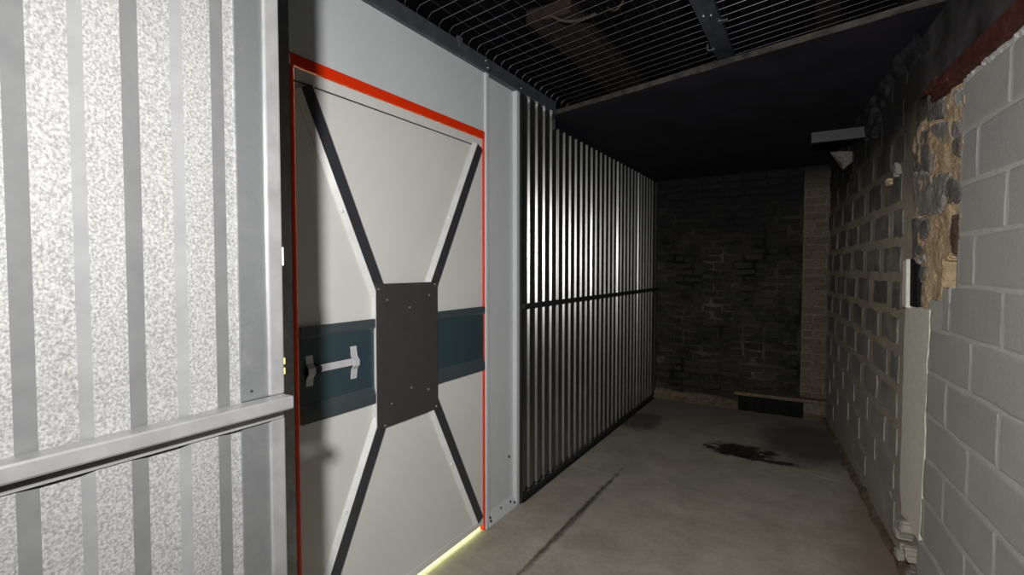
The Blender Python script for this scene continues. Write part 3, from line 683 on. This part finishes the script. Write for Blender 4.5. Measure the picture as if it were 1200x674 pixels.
# lit corridor on the other side of the door (its light shows in the gaps)
cor = bxo('floor_corridor', (-3.3, 0.3, -0.10), (-1.801, 3.04, 0.0), M['corridorfloor']); tag(cor, 'pale green corridor floor seen in the gap under the white door', 'floor', kind='structure')
bm = bmesh.new(); box(bm, (-3.35, 0.3, -0.1), (-3.25, 3.04, 2.95)); box(bm, (-3.25, 0.3, 2.86), (-1.80, 3.04, 2.95)); box(bm, (-3.25, 0.25, -0.1), (-1.80, 0.32, 2.95)); box(bm, (-3.25, 2.97, -0.1), (-1.80, 3.05, 2.95))
o = finish('wall_corridor', bm, M['corridor']); tag(o, 'pale painted corridor wall behind the white door', 'wall', kind='structure')

# ================================================================== THINGS OVERHEAD
# wire mesh ceiling, rising towards the right wall
mesh = empty('wire_mesh', 'galvanised welded wire mesh stretched over the storage bay', 'mesh', loc=(DX, 2.0, 2.94))
KT = 0.13; mz = lambda x: 2.945 + KT*(x-DX)
M['wire_thin'] = m_flat('dimmed_galvanised_wire', (0.13, 0.12, 0.15), 0.4, 0.8, 0.5, 0.1, 30)  # lengthwise wires: their weaker glint is put into a darker colour
wall_x = lambda y: 0.43 - 0.1105*(y-3.58) - 0.02
for i in range(46):
    y = 0.58+i*0.088; xe = wall_x(y)
    bm = bmesh.new(); tube(bm, [(DX+0.036, y, 2.912), (DX+0.038, y, 2.934), (DX+0.060, y, mz(DX+0.060)), (xe, y, mz(xe))], 0.0014, 6)
    child(finish('wire', bm, M['wire']), mesh)
x = DX+0.12
while x < 0.72:
    ye = min(4.6, 3.58 + (0.41-x)/0.1105)
    bm = bmesh.new(); tube(bm, [(x, 0.55, mz(x)+0.003), (x, ye, mz(x)+0.003)], 0.0012, 6)
    child(finish('wire', bm, M['wire_thin']), mesh); x += 0.078
# grey channel under the mesh with little clips
ch = empty('steel_channel', 'dark grey steel channel carrying the wire mesh', 'channel', loc=(-0.545, 2.0, 3.05))
bm = bmesh.new()
for a, b in (((-0.600, 0.56, 3.046), (-0.492, 4.3, 3.050)), ((-0.600, 0.56, 3.050), (-0.594, 4.3, 3.076)), ((-0.498, 0.56, 3.050), (-0.492, 4.3, 3.076)), ((-0.552, 0.56, 3.043), (-0.540, 4.3, 3.0465))): box(bm, a, b)
child(finish('profile', bm, M['frame_steel'], None), ch)
for x0_, x1_, yy in ((-0.63, -0.585, 3.50), (-0.505, -0.455, 3.12)):
    bm = bmesh.new(); box(bm, (x0_, yy, 3.040), (x1_, yy+0.03, 3.0455)); box(bm, (x0_, yy, 3.0455), (x0_+0.005, yy+0.03, 3.085)); child(finish('clip', bm, M['galv'], None), ch)
for xx, yy in ((-0.565, 3.02), (-0.528, 3.03)):
    bm = bmesh.new(); bmesh.ops.create_uvsphere(bm, u_segments=10, v_segments=6, radius=0.007, matrix=Matrix.Translation((xx, yy, 3.043))); child(finish('bolt', bm, M['zinc'], None, smooth=True), ch)
# timbers and cables above the mesh
for i, (a, b, lab) in enumerate((((-1.85, 3.3, 3.42), (-1.50, 6.6, 3.52), 'wide brown timber board above the wire mesh beside the corrugated partition'),
                            ((-1.95, 1.0, 3.55), (-1.25, 1.25, 3.75), 'dark timber beam end above the white sheet wall'),
                            ((-0.05, 2.6, 3.60), (0.12, 6.6, 3.80), 'dark timber joist above the mesh near the block wall'),
                            ((-1.1, 2.9, 3.62), (0.9, 3.08, 3.82), 'dark timber cross beam above the mesh and channel'))):
    o = bxo('timber_beam', a, b, M['timber'], None, 0.008); tag(o, lab, 'beam', 'timbers above the mesh')
def cable(name, pts, r, mat, label):
    cu = bpy.data.curves.new(name, 'CURVE'); cu.dimensions = '3D'; cu.bevel_depth = r; cu.bevel_resolution = 2
    sp = cu.splines.new('BEZIER'); sp.bezier_points.add(len(pts)-1)
    for b_, p in zip(sp.bezier_points, pts): b_.co = p; b_.handle_left_type = b_.handle_right_type = 'AUTO'
    cu.materials.append(mat); o = bpy.data.objects.new(name, cu)
    COL.objects.link(o); dg = bpy.context.evaluated_depsgraph_get(); me = bpy.data.meshes.new_from_object(o.evaluated_get(dg)); bpy.data.objects.remove(o)
    return tag(link(name, me), label, 'cable', 'cables above the mesh')
cable('cable', [(-1.62, 3.25, 3.40), (-1.52, 3.30, 3.36), (-1.42, 3.34, 3.37), (-1.34, 3.38, 3.40)], 0.012, M['cable'], 'short brown cable resting on the wide timber board')
cable('cable', [(-1.27, 3.42, 3.44), (-1.20, 3.38, 3.39), (-1.12, 3.32, 3.42), (-1.08, 3.2, 3.50), (-1.08, 3.02, 3.60)], 0.008, M['cable'], 'thin brown cable curving up to the timber cross beam')
# rusted lintel over the near block wall
lin = empty('steel_lintel', 'rusted steel lintel over the grey block wall', 'lintel', loc=tuple(RP(-1.6, 2.43)))
bm = bmesh.new(); rbox(bm, RU0, -0.50, 2.425, 2.512, -0.05, 0.045); child(finish('web', bm, M['rust'], None, 0.004), lin)
lump('flake', [(-0.34, 2.502), (-0.55, 2.512), (-0.84, 2.47), (-0.82, 2.44), (-0.60, 2.468)], -0.02, 0.052, M['rust'], 0.010, 5.5, None)
fk = bpy.data.objects['flake']; child(fk, lin)
lump('mortar_bed', [(-0.83, 2.430), (-1.6, 2.440), (-2.4, 2.435), (-2.4, 2.410), (-1.6, 2.408), (-0.83, 2.405)], -0.02, 0.024, M['mortar'], 0.006, 2.2, wall_right)
# steel channel offcut sticking out of the right wall below the black ceiling
stub = empty('channel_offcut', 'short grey steel channel sticking out of the smoke-stained wall', 'channel', loc=(0.33, 4.6, 2.65))
bm = bmesh.new()
for a, b in (((-0.055, 4.585, 2.612), (0.36, 4.590, 2.690)), ((-0.055, 4.590, 2.684), (0.36, 4.63, 2.690)), ((-0.055, 4.590, 2.612), (0.36, 4.63, 2.618)), ((-0.055, 4.582, 2.640), (0.36, 4.585, 2.662))): box(bm, a, b)
child(finish('profile', bm, M['dark_steel'], None), stub)
lump('plaster_lump', [(0.66, 2.60), (0.78, 2.55), (0.90, 2.60), (1.12, 2.60), (1.16, 2.70), (0.95, 2.72), (0.80, 2.76), (0.70, 2.70)], -0.02, 0.035, M['sootplaster'], 0.02, 9.1, wall_right)
bm = bmesh.new(); prism(bm, [(0.085, 2.655), (0.15, 2.66), (0.255, 2.65), (0.245, 2.57), (0.185, 2.50), (0.15, 2.555)], lambda u, v, t: (u + 0.02*t*math.sin(v*40), 5.36 - 0.10*t + 0.02*math.sin(u*50), v))
finish('plaster_lump', bm, M['stone_dark'], wall_right, 0.006)
lump('plaster_lump', [(0.16, 2.21), (0.24, 2.19), (0.30, 2.24), (0.22, 2.28)], -0.02, 0.03, M['stone_grey'], 0.008, 2.1, wall_right)
lump('plaster_lump', [(0.33, 2.17), (0.42, 2.165), (0.43, 2.20), (0.36, 2.21)], -0.02, 0.03, M['tan'], 0.008, 1.1, wall_right)

# ------------------------------------------------------------------ work light beside the viewer (source of the room's light)
wl = empty('work_light', 'black work light on a tripod stand facing the white door', 'lamp', loc=(LAMP.x, LAMP.y, 0))
hb = LAMP - LAMP_AIM*0.03
bm = bmesh.new(); bmesh.ops.create_cone(bm, cap_ends=True, segments=24, radius1=0.06, radius2=0.075, depth=0.04, matrix=Matrix.Translation(hb) @ LAMP_AIM.to_track_quat('Z', 'Y').to_matrix().to_4x4())
child(finish('lamp_head', bm, M['lampbody'], None), wl)
bm = bmesh.new(); tube(bm, [(hb.x, hb.y, 0.45), tuple(hb - Vector((0, 0, 0.05)))], 0.012, 10); child(finish('pole', bm, M['lampbody'], None), wl)
for a in (0.6, 2.7, 4.8):
    bm = bmesh.new(); tube(bm, [(hb.x, hb.y, 0.60), (hb.x+0.30*math.cos(a), hb.y+0.30*math.sin(a), 0.008)], 0.008, 8); child(finish('leg', bm, M['lampbody'], None), wl)
